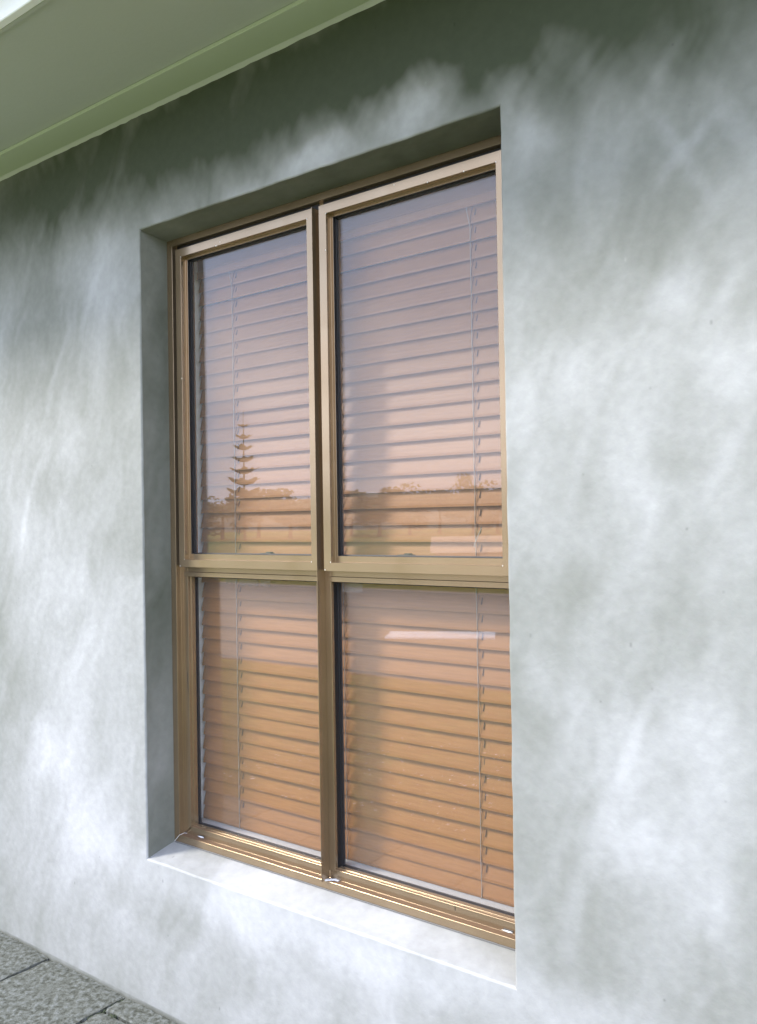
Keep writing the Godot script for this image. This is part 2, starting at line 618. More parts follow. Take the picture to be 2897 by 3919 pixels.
func make_wall() -> void:
	var wall := base("house_wall", "grey green mottled plaster house wall around the recessed window", "wall", Vector3.ZERO, "", "thing")
	var st := st_new()
	var r := 0.006
	var zn := Vector3(0, 0, 1)
	# face: four fields round the opening
	var xs := [WALL_L, OX0 - r, OX1 + r, WALL_R]
	var ys := [-0.05, OY0 - r, OY1 + r, WALL_TOP]
	for i in 3:
		for j in 3:
			if i == 1 and j == 1:
				continue
			var ps := [Vector3(xs[i], ys[j], 0), Vector3(xs[i + 1], ys[j], 0), Vector3(xs[i + 1], ys[j + 1], 0), Vector3(xs[i], ys[j + 1], 0)]
			var uvs := []
			for p: Vector3 in ps:
				uvs.append(Vector2(p.x, p.y))
			wall_quad(st, ps, [zn, zn, zn, zn], uvs)
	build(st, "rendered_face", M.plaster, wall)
	# reveals with a rounded, slightly wavy arris
	var wob := fbm(4, 7.0, 3)
	var segs := 60
	var reveals := {
		"left_reveal": [Vector3(OX0, OY0, 0), Vector3(OX0, OY1, 0), Vector3(1, 0, 0), Vector3(FX0, FY0, 0), Vector3(FX0, FY1, 0)],
		"right_reveal": [Vector3(OX1, OY0, 0), Vector3(OX1, OY1, 0), Vector3(-1, 0, 0), Vector3(FX1, FY0, 0), Vector3(FX1, FY1, 0)],
		"head_reveal": [Vector3(OX0, OY1, 0), Vector3(OX1, OY1, 0), Vector3(0, -1, 0), Vector3(FX0, FY1, 0), Vector3(FX1, FY1, 0)],
		"sloping_sill": [Vector3(OX0, OY0, 0), Vector3(OX1, OY0, 0), Vector3(0, 1, 0), Vector3(FX0, FY0, 0), Vector3(FX1, FY0, 0)],
	}
	for key: String in reveals:
		var d: Array = reveals[key]
		var inn: Vector3 = d[2]
		st = st_new()
		var rows := []
		for s in segs + 1:
			var t := float(s) / segs
			var e := (d[0] as Vector3).lerp(d[1], t)
			var bk := (d[3] as Vector3).lerp(d[4], t)
			var row := []
			var wv := wob.get_noise_2d(e.x * 1.0 + inn.x * 5.0, e.y + inn.y * 9.0) * 0.0024
			# arris: from the face round to the reveal
			var al := ((d[1] as Vector3) - (d[0] as Vector3)).normalized() * ((-1.0 if s == 0 else 1.0) if s == 0 or s == segs else 0.0)
			for k in 5:
				var an := PI / 2.0 * k / 4.0
				var c := e - inn * r - Vector3(0, 0, r) + al * r * (1.0 - sin(an))
				var n := (Vector3(0, 0, 1) * cos(an) + inn * sin(an)).normalized()
				row.append([c + n * r + inn * (wv * sin(an)), n, k * r * 0.4])
			for k in 4:
				var f := (k + 1) / 4.0
				var z := lerpf(-r, -REVEAL - 0.006, f)
				var q := e.lerp(bk, clampf((-z) / REVEAL, 0.0, 1.0))
				row.append([Vector3(q.x, q.y, z) + inn * wv * (1.0 - f), inn, 0.01 + -z])
			rows.append(row)
		for s in segs:
			for k in 8:
				var four := [rows[s][k], rows[s + 1][k], rows[s + 1][k + 1], rows[s][k + 1]]
				var ps := []
				var ns := []
				var uvs := []
				for v: Array in four:
					ps.append(v[0])
					ns.append(v[1])
					var p: Vector3 = v[0]
					# arris and sill continue the render; reveals sample the area with painted shade
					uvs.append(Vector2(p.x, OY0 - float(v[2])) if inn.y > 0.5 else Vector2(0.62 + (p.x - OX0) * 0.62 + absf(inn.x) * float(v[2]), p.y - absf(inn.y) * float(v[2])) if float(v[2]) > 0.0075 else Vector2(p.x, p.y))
				wall_quad(st, ps, ns, uvs)
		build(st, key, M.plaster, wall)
	# inner leaf behind the frame and the white inner reveals
	var bx0 := FX0 + 0.012
	var bx1 := FX1 - 0.012
	var by0 := FY0 + 0.012
	var by1 := FY1 - 0.012
	var zi := -REVEAL - 0.003
	var zb := -0.30
	st = st_new()
	var ws := [WALL_L, bx0, bx1, WALL_R]
	var hs := [-0.05, by0, by1, WALL_TOP]
	for i in 3:
		for j in 3:
			if i == 1 and j == 1:
				continue
			for z: float in [zi, zb]:
				quad(st, Vector3(ws[i], hs[j], z), Vector3(ws[i + 1], hs[j], z), Vector3(ws[i + 1], hs[j + 1], z), Vector3(ws[i], hs[j + 1], z), Vector3(0, 0, 1 if z == zi else -1))
	quad(st, Vector3(WALL_L, -0.05, 0), Vector3(WALL_L, WALL_TOP, 0), Vector3(WALL_L, WALL_TOP, zb), Vector3(WALL_L, -0.05, zb), Vector3(-1, 0, 0))
	quad(st, Vector3(WALL_R, -0.05, 0), Vector3(WALL_R, WALL_TOP, 0), Vector3(WALL_R, WALL_TOP, zb), Vector3(WALL_R, -0.05, zb), Vector3(1, 0, 0))
	quad(st, Vector3(WALL_L, WALL_TOP, 0), Vector3(WALL_R, WALL_TOP, 0), Vector3(WALL_R, WALL_TOP, zb), Vector3(WALL_L, WALL_TOP, zb), Vector3(0, 1, 0))
	build(st, "inner_leaf", M.inside_wall, wall)
	st = st_new()
	quad(st, Vector3(bx0, by0, zi), Vector3(bx0, by1, zi), Vector3(bx0, by1, zb), Vector3(bx0, by0, zb), Vector3(1, 0, 0))
	quad(st, Vector3(bx1, by0, zi), Vector3(bx1, by1, zi), Vector3(bx1, by1, zb), Vector3(bx1, by0, zb), Vector3(-1, 0, 0))
	quad(st, Vector3(bx0, by1, zi), Vector3(bx1, by1, zi), Vector3(bx1, by1, zb), Vector3(bx0, by1, zb), Vector3(0, -1, 0))
	quad(st, Vector3(bx0, by0, zi), Vector3(bx1, by0, zi), Vector3(bx1, by0, zb), Vector3(bx0, by0, zb), Vector3(0, 1, 0))
	build(st, "inner_reveal", M.inside_white, wall)
	st = st_new()
	box(st, Vector3(bx0 + 0.001, 0.458, -0.335), Vector3(bx1 - 0.001, 0.490, -0.166), 0.003)
	build(st, "inner_sill_board", M.inside_sill, wall)


func make_room() -> void:
	var room := base("interior_room", "unlit room behind the window blind", "room", Vector3.ZERO, "", "structure")
	var a := Vector3(WALL_L, 0, -3.6)
	var b := Vector3(WALL_R, 2.6, -0.301)
	var st := st_new()
	box(st, Vector3(a.x, -0.2, a.z), Vector3(b.x, -0.02, b.z))
	build(st, "floor", M.inside_floor, room)
	st = st_new()
	box(st, Vector3(a.x, 2.58, a.z), Vector3(b.x, 2.72, b.z))
	build(st, "ceiling", M.inside_wall, room)
	st = st_new()
	box(st, Vector3(a.x, -0.02, a.z - 0.1), Vector3(b.x, 2.58, a.z))
	build(st, "back_wall", M.inside_wall, room)
	for s in 2:
		st = st_new()
		var x := a.x if s == 0 else b.x - 0.1
		box(st, Vector3(x, -0.02, a.z), Vector3(x + 0.1, 2.58, b.z))
		build(st, "side_wall", M.inside_wall, room)


# ------------------------------------------------------------------ eave
func make_eave() -> void:
	var e := base("eave", "pale green shaded eave soffit with white gutter above the wall", "eave")
	var st := st_new()
	box(st, Vector3(WALL_L, EAVE_Y + 0.012, 0.001), Vector3(WALL_R, EAVE_Y + 0.022, 0.462), 0.001, 0.6)
	build(st, "soffit", M.soffit_paint, e)
	# flat cover strip with an uneven caulked edge at the wall
	st = st_new()
	box(st, Vector3(WALL_L, EAVE_Y + 0.001, 0.008), Vector3(WALL_R, EAVE_Y + 0.0118, 0.104), 0.0015, 0.6)
	build(st, "cover_strip", M.cornice_paint, e)
	st = st_new()
	var wob := fbm(9, 5.0, 4)
	var prev := []
	for s in 241:
		var x := lerpf(WALL_L, WALL_R, s / 240.0)
		var d := 0.003 + 0.004 * wob.get_noise_1d(x * 4.0)
		var row := [Vector3(x, EAVE_Y + 0.002, 0.0125), Vector3(x, EAVE_Y - 0.001 - d * 0.4, 0.006), Vector3(x, EAVE_Y - 0.004 - d, 0.0008)]
		if prev:
			for k in 2:
				quad(st, prev[k], row[k], row[k + 1], prev[k + 1], Vector3(0, -1, 1), 0.5)
		prev = row
	build(st, "caulk_bead", M.soffit_paint, e)
	# fascia: lip under the soffit edge, white board, gutter above
	st = st_new()
	box(st, Vector3(WALL_L, EAVE_Y + 0.004, 0.4625), Vector3(WALL_R, EAVE_Y + 0.03, 0.4745), 0.0015, 0.6)
	build(st, "soffit_lip", M.soffit_paint, e)
	st = st_new()
	box(st, Vector3(WALL_L, EAVE_Y + 0.0015, 0.4748), Vector3(WALL_R, EAVE_Y + 0.19, 0.4955), 0.002, 0.6)
	build(st, "fascia", M.gutter_white, e)
	st = st_new()
	var prof := [Vector2(0.497, 2.80), Vector2(0.497, 2.703), Vector2(0.501, 2.699)]
	prof.append_array([Vector2(0.576, 2.699), Vector2(0.592, 2.703), Vector2(0.604, 2.714), Vector2(0.61, 2.73), Vector2(0.61, 2.775), Vector2(0.618, 2.782), Vector2(0.618, 2.795), Vector2(0.608, 2.80), Vector2(0.598, 2.795)])
	for i in prof.size() - 1:
		var p: Vector2 = prof[i]
		var q: Vector2 = prof[i + 1]
		var t := (q - p).normalized()
		quad(st, Vector3(WALL_L, p.y, p.x), Vector3(WALL_R, p.y, p.x), Vector3(WALL_R, q.y, q.x), Vector3(WALL_L, q.y, q.x), Vector3(0, t.x * -1.0, t.y))
	build(st, "gutter", M.gutter_white, e)
	# roof above
	st = st_new()
	quad(st, Vector3(WALL_L, 2.84, 0.55), Vector3(WALL_R, 2.84, 0.55), Vector3(WALL_R, 4.45, -3.7), Vector3(WALL_L, 4.45, -3.7), Vector3(0, 1, 0.4))
	quad(st, Vector3(WALL_L, 2.815, 0.55), Vector3(WALL_R, 2.815, 0.55), Vector3(WALL_R, 4.425, -3.7), Vector3(WALL_L, 4.425, -3.7), Vector3(0, -1, -0.4))
	quad(st, Vector3(WALL_L, 2.84, 0.55), Vector3(WALL_R, 2.84, 0.55), Vector3(WALL_R, 2.815, 0.55), Vector3(WALL_L, 2.815, 0.55), Vector3(0, 0, 1))
	build(st, "roof", M.roof_tile, e)


# ------------------------------------------------------------------ window
func make_window() -> void:
	var win := base("window", "bronze aluminium window with two awning sashes above two fixed panes", "window", Vector3.ZERO, "", "thing")
	var al: Material = M.bronze_aluminium
	var rect := [FX0, FX1, FY0, FY1]
	# outer frame, mitred: back, flange, step, second face, rebate
	var pr := func(i1: float, i2: float, z1: float) -> Array:
		return [[0.0, -0.150], [0.0, -0.1022], [i1, -0.1022], [i1, z1], [i2, z1], [i2, -0.131], [i2 + 0.003, -0.131], [i2 + 0.003, -0.147]]
	members(rect, {"l": pr.call(0.0235, 0.0552, -0.120), "r": pr.call(0.0235, 0.0552, -0.120), "t": pr.call(0.020, 0.046, -0.120), "b": pr.call(0.0225, 0.048, -0.123)},
		{"l": "jamb", "r": "jamb", "t": "frame_head", "b": "frame_sill"}, al, win)
	# ridge lines on the jamb faces and the grooves in the sill
	var st := st_new()
	box(st, Vector3(FX0 + 0.0345, FY0 + 0.05, -0.1205), Vector3(FX0 + 0.0358, 1.27, -0.1188), 0.0004)
	build(st, "jamb_ridge", al, win)
	st = st_new()
	box(st, Vector3(FX1 - 0.0358, FY0 + 0.05, -0.1205), Vector3(FX1 - 0.0345, 1.27, -0.1188), 0.0004)
	build(st, "jamb_ridge", al, win)
	# thin brown sheets painting the dark reflection onto the two sill ledges
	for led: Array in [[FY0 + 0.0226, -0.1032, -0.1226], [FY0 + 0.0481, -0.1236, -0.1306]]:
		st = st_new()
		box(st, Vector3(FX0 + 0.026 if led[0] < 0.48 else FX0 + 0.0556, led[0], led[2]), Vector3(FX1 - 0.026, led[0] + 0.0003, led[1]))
		build(st, "ledge_reflection", M.ledge_reflection, win)
	var yi0 := FY0 + 0.048
	var xl := FX0 + 0.0552
	var xr := FX1 - 0.0552
	# mullion: body, and the thin cover fin in front of it
	st = st_new()
	box(st, Vector3(MUL - 0.021, yi0 - 0.004, -0.131), Vector3(MUL + 0.021, FY1 - 0.046, -0.120), 0.0008, 0.35)
	box(st, Vector3(MUL - 0.018, yi0 - 0.004, -0.150), Vector3(MUL + 0.018, FY1 - 0.046, -0.1312), 0.0008, 0.35)
	build(st, "mullion", al, win)
	st = st_new()
	box(st, Vector3(MUL - 0.001, FY0 + 0.0226, -0.1202), Vector3(MUL + 0.001, 1.2735, -0.0886), 0.0004, 0.35)
	build(st, "mullion_fin", al, win)
	st = st_new()
	box(st, Vector3(MUL - 0.001, 1.2745, -0.1202), Vector3(MUL + 0.001, 2.2262, -0.0886), 0.0004, 0.35)
	build(st, "mullion_fin", al, win)
	# transoms and the proud glazing beads below them
	var spans := [[xl - 0.004, MUL - 0.0212], [MUL + 0.0212, xr + 0.004]]
	var bead := [[xl - 0.0135, MUL - 0.0014], [MUL + 0.0135, xr + 0.0135]]
	for k in 2:
		st = st_new()
		box(st, Vector3(spans[k][0] - 0.016, 1.2586, -0.131), Vector3(spans[k][1] + 0.0005, 1.31, -0.1206), 0.0006, 0.35)
		box(st, Vector3(spans[k][0], 1.2475, -0.150), Vector3(spans[k][1], 1.31, -0.1312), 0.0006, 0.35)
		build(st, "transom", al, win)
		st = st_new()
		box(st, Vector3(bead[k][0], 1.2445, -0.131), Vector3(bead[k][1], 1.2584, -0.1165 if k == 0 else -0.1188), 0.0009, 0.35)
		build(st, "glazing_bead", al, win)
	# fixed panes below with deep black gaskets
	var fix := [[xl, MUL - 0.021], [MUL + 0.021, xr]]
	for k in 2:
		var fx := [fix[k][0], fix[k][1], yi0, 1.2445]
		var pane := Node3D.new()
		pane.name = numbered("fixed_pane")
		win.add_child(pane, true)
		members(fx, same([[0.003, -0.158], [-0.0005, -0.1315], [0.0012, -0.1315], [0.0012, -0.145], [0.004, -0.146], [0.004, -0.158]]), {"l": "gasket", "r": "gasket", "t": "gasket", "b": "gasket"}, M.gasket, pane, 0.0)
		st = st_new()
		box(st, Vector3(fx[0] + 0.0015, fx[2] + 0.0015, -0.1545), Vector3(fx[1] - 0.0015, fx[3] - 0.0015, -0.1505))
		build(st, "glass", M.glass, pane)
	# awning sashes above
	var sash_x := [[-1.9968, -1.4508], [-1.4298, -0.8858]]
	for k in 2:
		var sash := Node3D.new()
		sash.name = numbered("awning_sash")
		win.add_child(sash, true)
		var sr := [sash_x[k][0], sash_x[k][1], 1.2742, 2.2268]
		var ps := func(i1: float, i2: float) -> Array:
			return [[0.0, -0.1186], [0.0, -0.095], [i1, -0.095], [i1, -0.113], [i2, -0.113], [i2, -0.140], [0.012, -0.140], [0.012, -0.1186]]
		members(sr, {"l": ps.call(0.0240, 0.0328), "r": ps.call(0.0220, 0.0300), "t": ps.call(0.0245, 0.0315), "b": ps.call(0.0222, 0.0388)},
			{"l": "stile", "r": "stile", "t": "top_rail", "b": "bottom_rail"}, al, sash)
		var gs := func(i2: float) -> Array:
			return [[i2 - 0.002, -0.132], [i2 - 0.0005, -0.1134], [i2 + 0.0008, -0.1134], [i2 + 0.0008, -0.1235], [i2 + 0.003, -0.1243], [i2 + 0.003, -0.132]]
		members(sr, {"l": gs.call(0.0328), "r": gs.call(0.0300), "t": gs.call(0.0315), "b": gs.call(0.0388)}, {"l": "gasket", "r": "gasket", "t": "gasket", "b": "gasket"}, M.gasket, sash, 0.0)
		st = st_new()
		box(st, Vector3(sr[0] + 0.031, sr[2] + 0.038, -0.1300), Vector3(sr[1] - 0.029, sr[3] - 0.031, -0.1260))
		build(st, "glass", M.glass, sash)
		# black strips that paint in the shade of the gap between sash and frame
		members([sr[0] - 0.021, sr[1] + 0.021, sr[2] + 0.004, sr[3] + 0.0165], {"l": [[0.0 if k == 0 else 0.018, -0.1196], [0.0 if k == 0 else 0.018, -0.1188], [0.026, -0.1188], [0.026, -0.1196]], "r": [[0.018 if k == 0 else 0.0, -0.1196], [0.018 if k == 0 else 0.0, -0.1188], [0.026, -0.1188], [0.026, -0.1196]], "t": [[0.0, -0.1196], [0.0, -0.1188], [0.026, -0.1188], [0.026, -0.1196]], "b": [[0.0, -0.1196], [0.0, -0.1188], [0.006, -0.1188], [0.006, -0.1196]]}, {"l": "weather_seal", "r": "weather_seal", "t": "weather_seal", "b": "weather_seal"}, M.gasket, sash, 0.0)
		# winder seen through the glass at the bottom rail
		st = st_new()
		var wx := -1.690 if k == 0 else -1.21
		box(st, Vector3(wx - 0.026, 1.300, -0.165), Vector3(wx + 0.026, 1.3165, -0.143), 0.004)
		box(st, Vector3(wx - 0.012, 1.300, -0.172), Vector3(wx + 0.012, 1.3195, -0.155), 0.004)
		build(st, "winder", M.black_plastic, sash)
		# blobs of old sealant at the mitres
		st = st_new()
		for cn: Array in [[sr[0] + 0.003, sr[2] + 0.003], [sr[0] + 0.024, sr[3] - 0.0245], [sr[0] + 0.0225, sr[2] + 0.0235], [sr[1] - 0.021, sr[3] - 0.0245], [sr[1] - 0.022, sr[2] + 0.023]]:
			st = st_new()
			blob(st, Vector3(cn[0], cn[1], -0.0955), Vector3(0.0014, 0.0019, 0.0009), int(cn[0] * 1000.0) + k, 0.9, 4, 6)
			build(st, "sealant_spot", M.sealant, sash)
		for q in 4:
			var tx := rng.randf_range(0.1, 0.9)
			var e0 := Vector3(lerpf(sr[0], sr[1], tx), sr[3] - 0.0235 + rng.randf_range(0.001, 0.02) * float(q % 2), -0.0952)
			if q > 2:
				e0 = Vector3(sr[0] + 0.022, lerpf(sr[2], sr[3], rng.randf_range(0.3, 0.95)), -0.0952)
			st = st_new()
			blob(st, e0, Vector3(0.0013, 0.0018, 0.0007), 300 + q + k * 9, 0.9, 4, 6)
			build(st, "sealant_spot", M.sealant, sash)
	# sealant run along jamb foot, mullion foot and sill
	st = st_new()
	var fx0 := FX0
	tube(st, [Vector3(fx0 + 0.001, FY0 + 0.0005, -0.1018), Vector3(fx0 + 0.012, FY0 + 0.0115, -0.1020), Vector3(fx0 + 0.0232, FY0 + 0.0226, -0.1022), Vector3(fx0 + 0.0238, FY0 + 0.0232, -0.112), Vector3(fx0 + 0.0243, FY0 + 0.0236, -0.1195), Vector3(fx0 + 0.034, FY0 + 0.0228, -0.1229)], 0.0009, 6, 0.0005)
	build(st, "sealant_bead", M.sealant, win)
	st = st_new()
	for q in 7:
		var f := q / 6.0
		blob(st, Vector3(MUL + 0.002 + f * 0.028, FY0 + 0.0232, -0.104 - 0.016 * minf(1.0, f * 1.6)), Vector3(0.0062 * (1.0 - f * 0.55), 0.0022, 0.0055), 500 + q, 0.8, 4, 7)
	build(st, "sealant_bead", M.sealant, win)
	# slots that drain the sill, with chalky run-off below
	for sxp: float in [FX0 + 0.098, -0.924]:
		st = st_new()
		box(st, Vector3(sxp - 0.013, FY0 + 0.0275, -0.1236), Vector3(sxp + 0.013, FY0 + 0.0302, -0.1214), 0.0006)
		build(st, "drain_slot", M.black_plastic, win)
		st = st_new()
		blob(st, Vector3(sxp - 0.001, FY0 + 0.0255, -0.1222), Vector3(0.0135, 0.0022, 0.0012), 77, 0.8, 4, 10)
		build(st, "lime_scale", M.white_scale, win)
	st = st_new()
	var jp := []
	var jw := fbm(12, 9.0, 3)
	for q in 81:
		var jx := lerpf(FX0 + 0.006, FX1 - 0.002, q / 80.0)
		jp.append(Vector3(jx, FY0 + 0.0004 + 0.0008 * jw.get_noise_1d(jx * 6.0), -0.1012))
	tube(st, jp, 0.0021, 6)
	build(st, "perimeter_joint", M.joint_grey, win)
	st = st_new()
	box(st, Vector3(-1.0655, FY0 + 0.036, -0.1236), Vector3(-1.0645, FY0 + 0.0478, -0.1219), 0.0003)
	build(st, "sill_nick", M.dark_gap, win)
	st = st_new()
	tube(st, [Vector3(FX0 + 0.0478, 0.955, -0.1199), Vector3(FX0 + 0.0487, 0.92, -0.1196), Vector3(FX0 + 0.0505, 0.893, -0.1199)], 0.0009, 5, 0.0004)
	build(st, "scratch", M.dark_gap, win)
	# leftovers of tape on the glass, behind the top edge of the fixed panes
	var tapes := [[-1.858, -1.806, 1.2275, 1.2425], [-1.800, -1.722, 1.2215, 1.2425], [-1.714, -1.675, 1.2225, 1.2425], [-1.416, -1.347, 1.2165, 1.2425], [-1.905, -1.89, 1.2345, 1.2425]]
	for tpe: Array in tapes:
		st = st_new()
		var n := 8
		for i in n:
			var xa: float = lerpf(tpe[0], tpe[1], i / float(n))
			var xb: float = lerpf(tpe[0], tpe[1], (i + 1) / float(n))
			var ya: float = tpe[2] + (0.003 * sin(i * 2.1 + tpe[0] * 90.0) if tpe[0] < -1.5 else 0.0)
			var yb: float = tpe[2] + (0.003 * sin((i + 1) * 2.1 + tpe[0] * 90.0) if tpe[0] < -1.5 else 0.0)
			quad(st, Vector3(xa, ya, -0.1502), Vector3(xb, yb, -0.1502), Vector3(xb, tpe[3], -0.1502), Vector3(xa, tpe[3], -0.1502), Vector3(0, 0, 1))
		build(st, "tape_residue", M.old_tape, win)


# ------------------------------------------------------------------ blind
func make_blind() -> void:
	var bl := base("venetian_blind", "closed timber venetian blind behind the window glass", "window blind")
	var x0 := -2.008
	var x1 := -0.882
	# one slat: 50 mm wide, 3 mm thick, slightly crowned, rounded edges, lower edge outwards
	var prof := []
	for i in 9:
		var t := i / 8.0
		prof.append(Vector2(lerpf(0.0, 0.05, t), 0.0012 * (1.0 - pow(absf(2.0 * t - 1.0), 10.0)) + 0.0002 * sin(PI * t)))
	for i in range(7, 0, -1):
		var t := i / 8.0
		prof.append(Vector2(lerpf(0.0, 0.05, t), -0.0012 * (1.0 - pow(absf(2.0 * t - 1.0), 10.0)) + 0.0002 * sin(PI * t)))
	var slat_meshes := []
	for thick: float in [1.0, 3.0]:
		var st := st_new()
		var an := deg_to_rad(75.0)
		var ring := []
		var mid := Vector2.ZERO
		for p: Vector2 in prof:
			# along the slat: up and inwards; across: outwards
			var z := -p.x * cos(an) + p.y * thick * sin(an)
			var y := p.x * sin(an) + p.y * thick * cos(an)
			ring.append(Vector2(y, z))
			mid += Vector2(y, z) / prof.size()
		var len_uv := 0.0
		for i in ring.size():
			var a: Vector2 = ring[i]
			var b: Vector2 = ring[(i + 1) % ring.size()]
			var h := (a + b) / 2.0 - mid
			var e := (b - a)
			var n := Vector3(0, -e.y, e.x).normalized()
			if n.dot(Vector3(0, h.x, h.y)) < 0.0:
				n = -n
			var l2 := len_uv + a.distance_to(b)
			var pa := Vector3(x0, a.x, a.y)
			var pb := Vector3(x1, a.x, a.y)
			var pc := Vector3(x1, b.x, b.y)
			var pd := Vector3(x0, b.x, b.y)
			tri(st, pa, pb, pc, n, Vector2(0, len_uv), Vector2(x1 - x0, len_uv), Vector2(x1 - x0, l2))
			tri(st, pa, pc, pd, n, Vector2(0, len_uv), Vector2(x1 - x0, l2), Vector2(0, l2))
			len_uv = l2
		for x: float in [x0, x1]:
			for i in range(1, ring.size() - 1):
				tri(st, Vector3(x, ring[0].x, ring[0].y), Vector3(x, ring[i].x, ring[i].y), Vector3(x, ring[i + 1].x, ring[i + 1].y), Vector3(signf(x - x0 - 0.1), 0, 0))
		slat_meshes.append(st.commit())
	var top := 2.161
	var count := 39
	var edges := []
	for k in count:
		var o := MeshInstance3D.new()
		o.mesh = slat_meshes[0 if k < count - 1 else 1]
		o.name = numbered("slat" if k < count - 1 else "bottom_rail")
		var y := top - SLAT_PITCH * (k + 1) + rng.randf_range(-0.0006, 0.0006)
		edges.append(y)
		o.position = Vector3(rng.randf_range(-0.0018, 0.0018) - 0.00025 * k, y, SLAT_Z + rng.randf_range(-0.0006, 0.0006))
		o.rotation = Vector3(deg_to_rad(rng.randf_range(-1.3, 1.3)), rng.randf_range(-0.0008, 0.0008), rng.randf_range(-0.0011, 0.0011))
		o.material_override = M["slat_%d" % (k % 3)]
		bl.add_child(o, true)
	# valance with a moulded edge
	var st := st_new()
	box(st, Vector3(x0, top - 0.002, -0.194), Vector3(x1, top + 0.022, -0.186), 0.002, 0.6)
	box(st, Vector3(x0, top + 0.0222, -0.194), Vector3(x1, top + 0.086, -0.190), 0.001, 0.6)
	box(st, Vector3(x0 + 0.004, top + 0.03, -0.245), Vector3(x1 - 0.004, top + 0.08, -0.1945), 0.002, 0.6)
	build(st, "valance", M.slat_0, bl)
	# ladder cords: a front string, a string behind, dark rungs across every slat, and the lift cord holes
	for cx: float in [-1.858, -1.446, -1.033]:
		st = st_new()
		var pts := [Vector3(cx - 0.010, top + 0.012, -0.187), Vector3(cx, top - 0.05, SLAT_Z + 0.0022)]
		for k in range(2, count):
			pts.append(Vector3(cx + 0.0006 * sin(k * 1.7), edges[k] + 0.02, SLAT_Z + 0.0024))
		pts.append(Vector3(cx, edges[count - 1] - 0.001, SLAT_Z + 0.003))
		tube(st, pts, 0.0009, 5)
		build(st, "ladder_cord", M.cord, bl)
		st = st_new()
		for k in count:
			var a := Vector3(cx + 0.001, edges[k] + 0.0015, SLAT_Z + 0.0028)
			var b := Vector3(cx + 0.001, edges[k] + 0.044, SLAT_Z - 0.0092)
			tube(st, [a, a.lerp(b, 0.5) + Vector3(0, 0.0008, 0.0018), b], 0.0007, 4)
			if k < count - 1 and cx != -1.446:
				# routed hole with the lift cord passing through
				var f0 := Vector3(cx + 0.0105, edges[k] + 0.020, SLAT_Z - 0.0026)
				tube(st, [f0, f0 + Vector3(0.0006, 0.016, -0.0043)], 0.0016, 5, 0.0012)
		build(st, "ladder_rung", M.rung, bl)
	# slanted streak at the right: a likely reflection, modelled as a bit of cord
	st = st_new()
	tube(st, [Vector3(-1.012, 1.381, -0.186), Vector3(-1.030, 1.342, -0.182), Vector3(-1.0308, 1.335, -0.182)], 0.0013, 5)
	build(st, "reflection_streak", M.cord, bl)


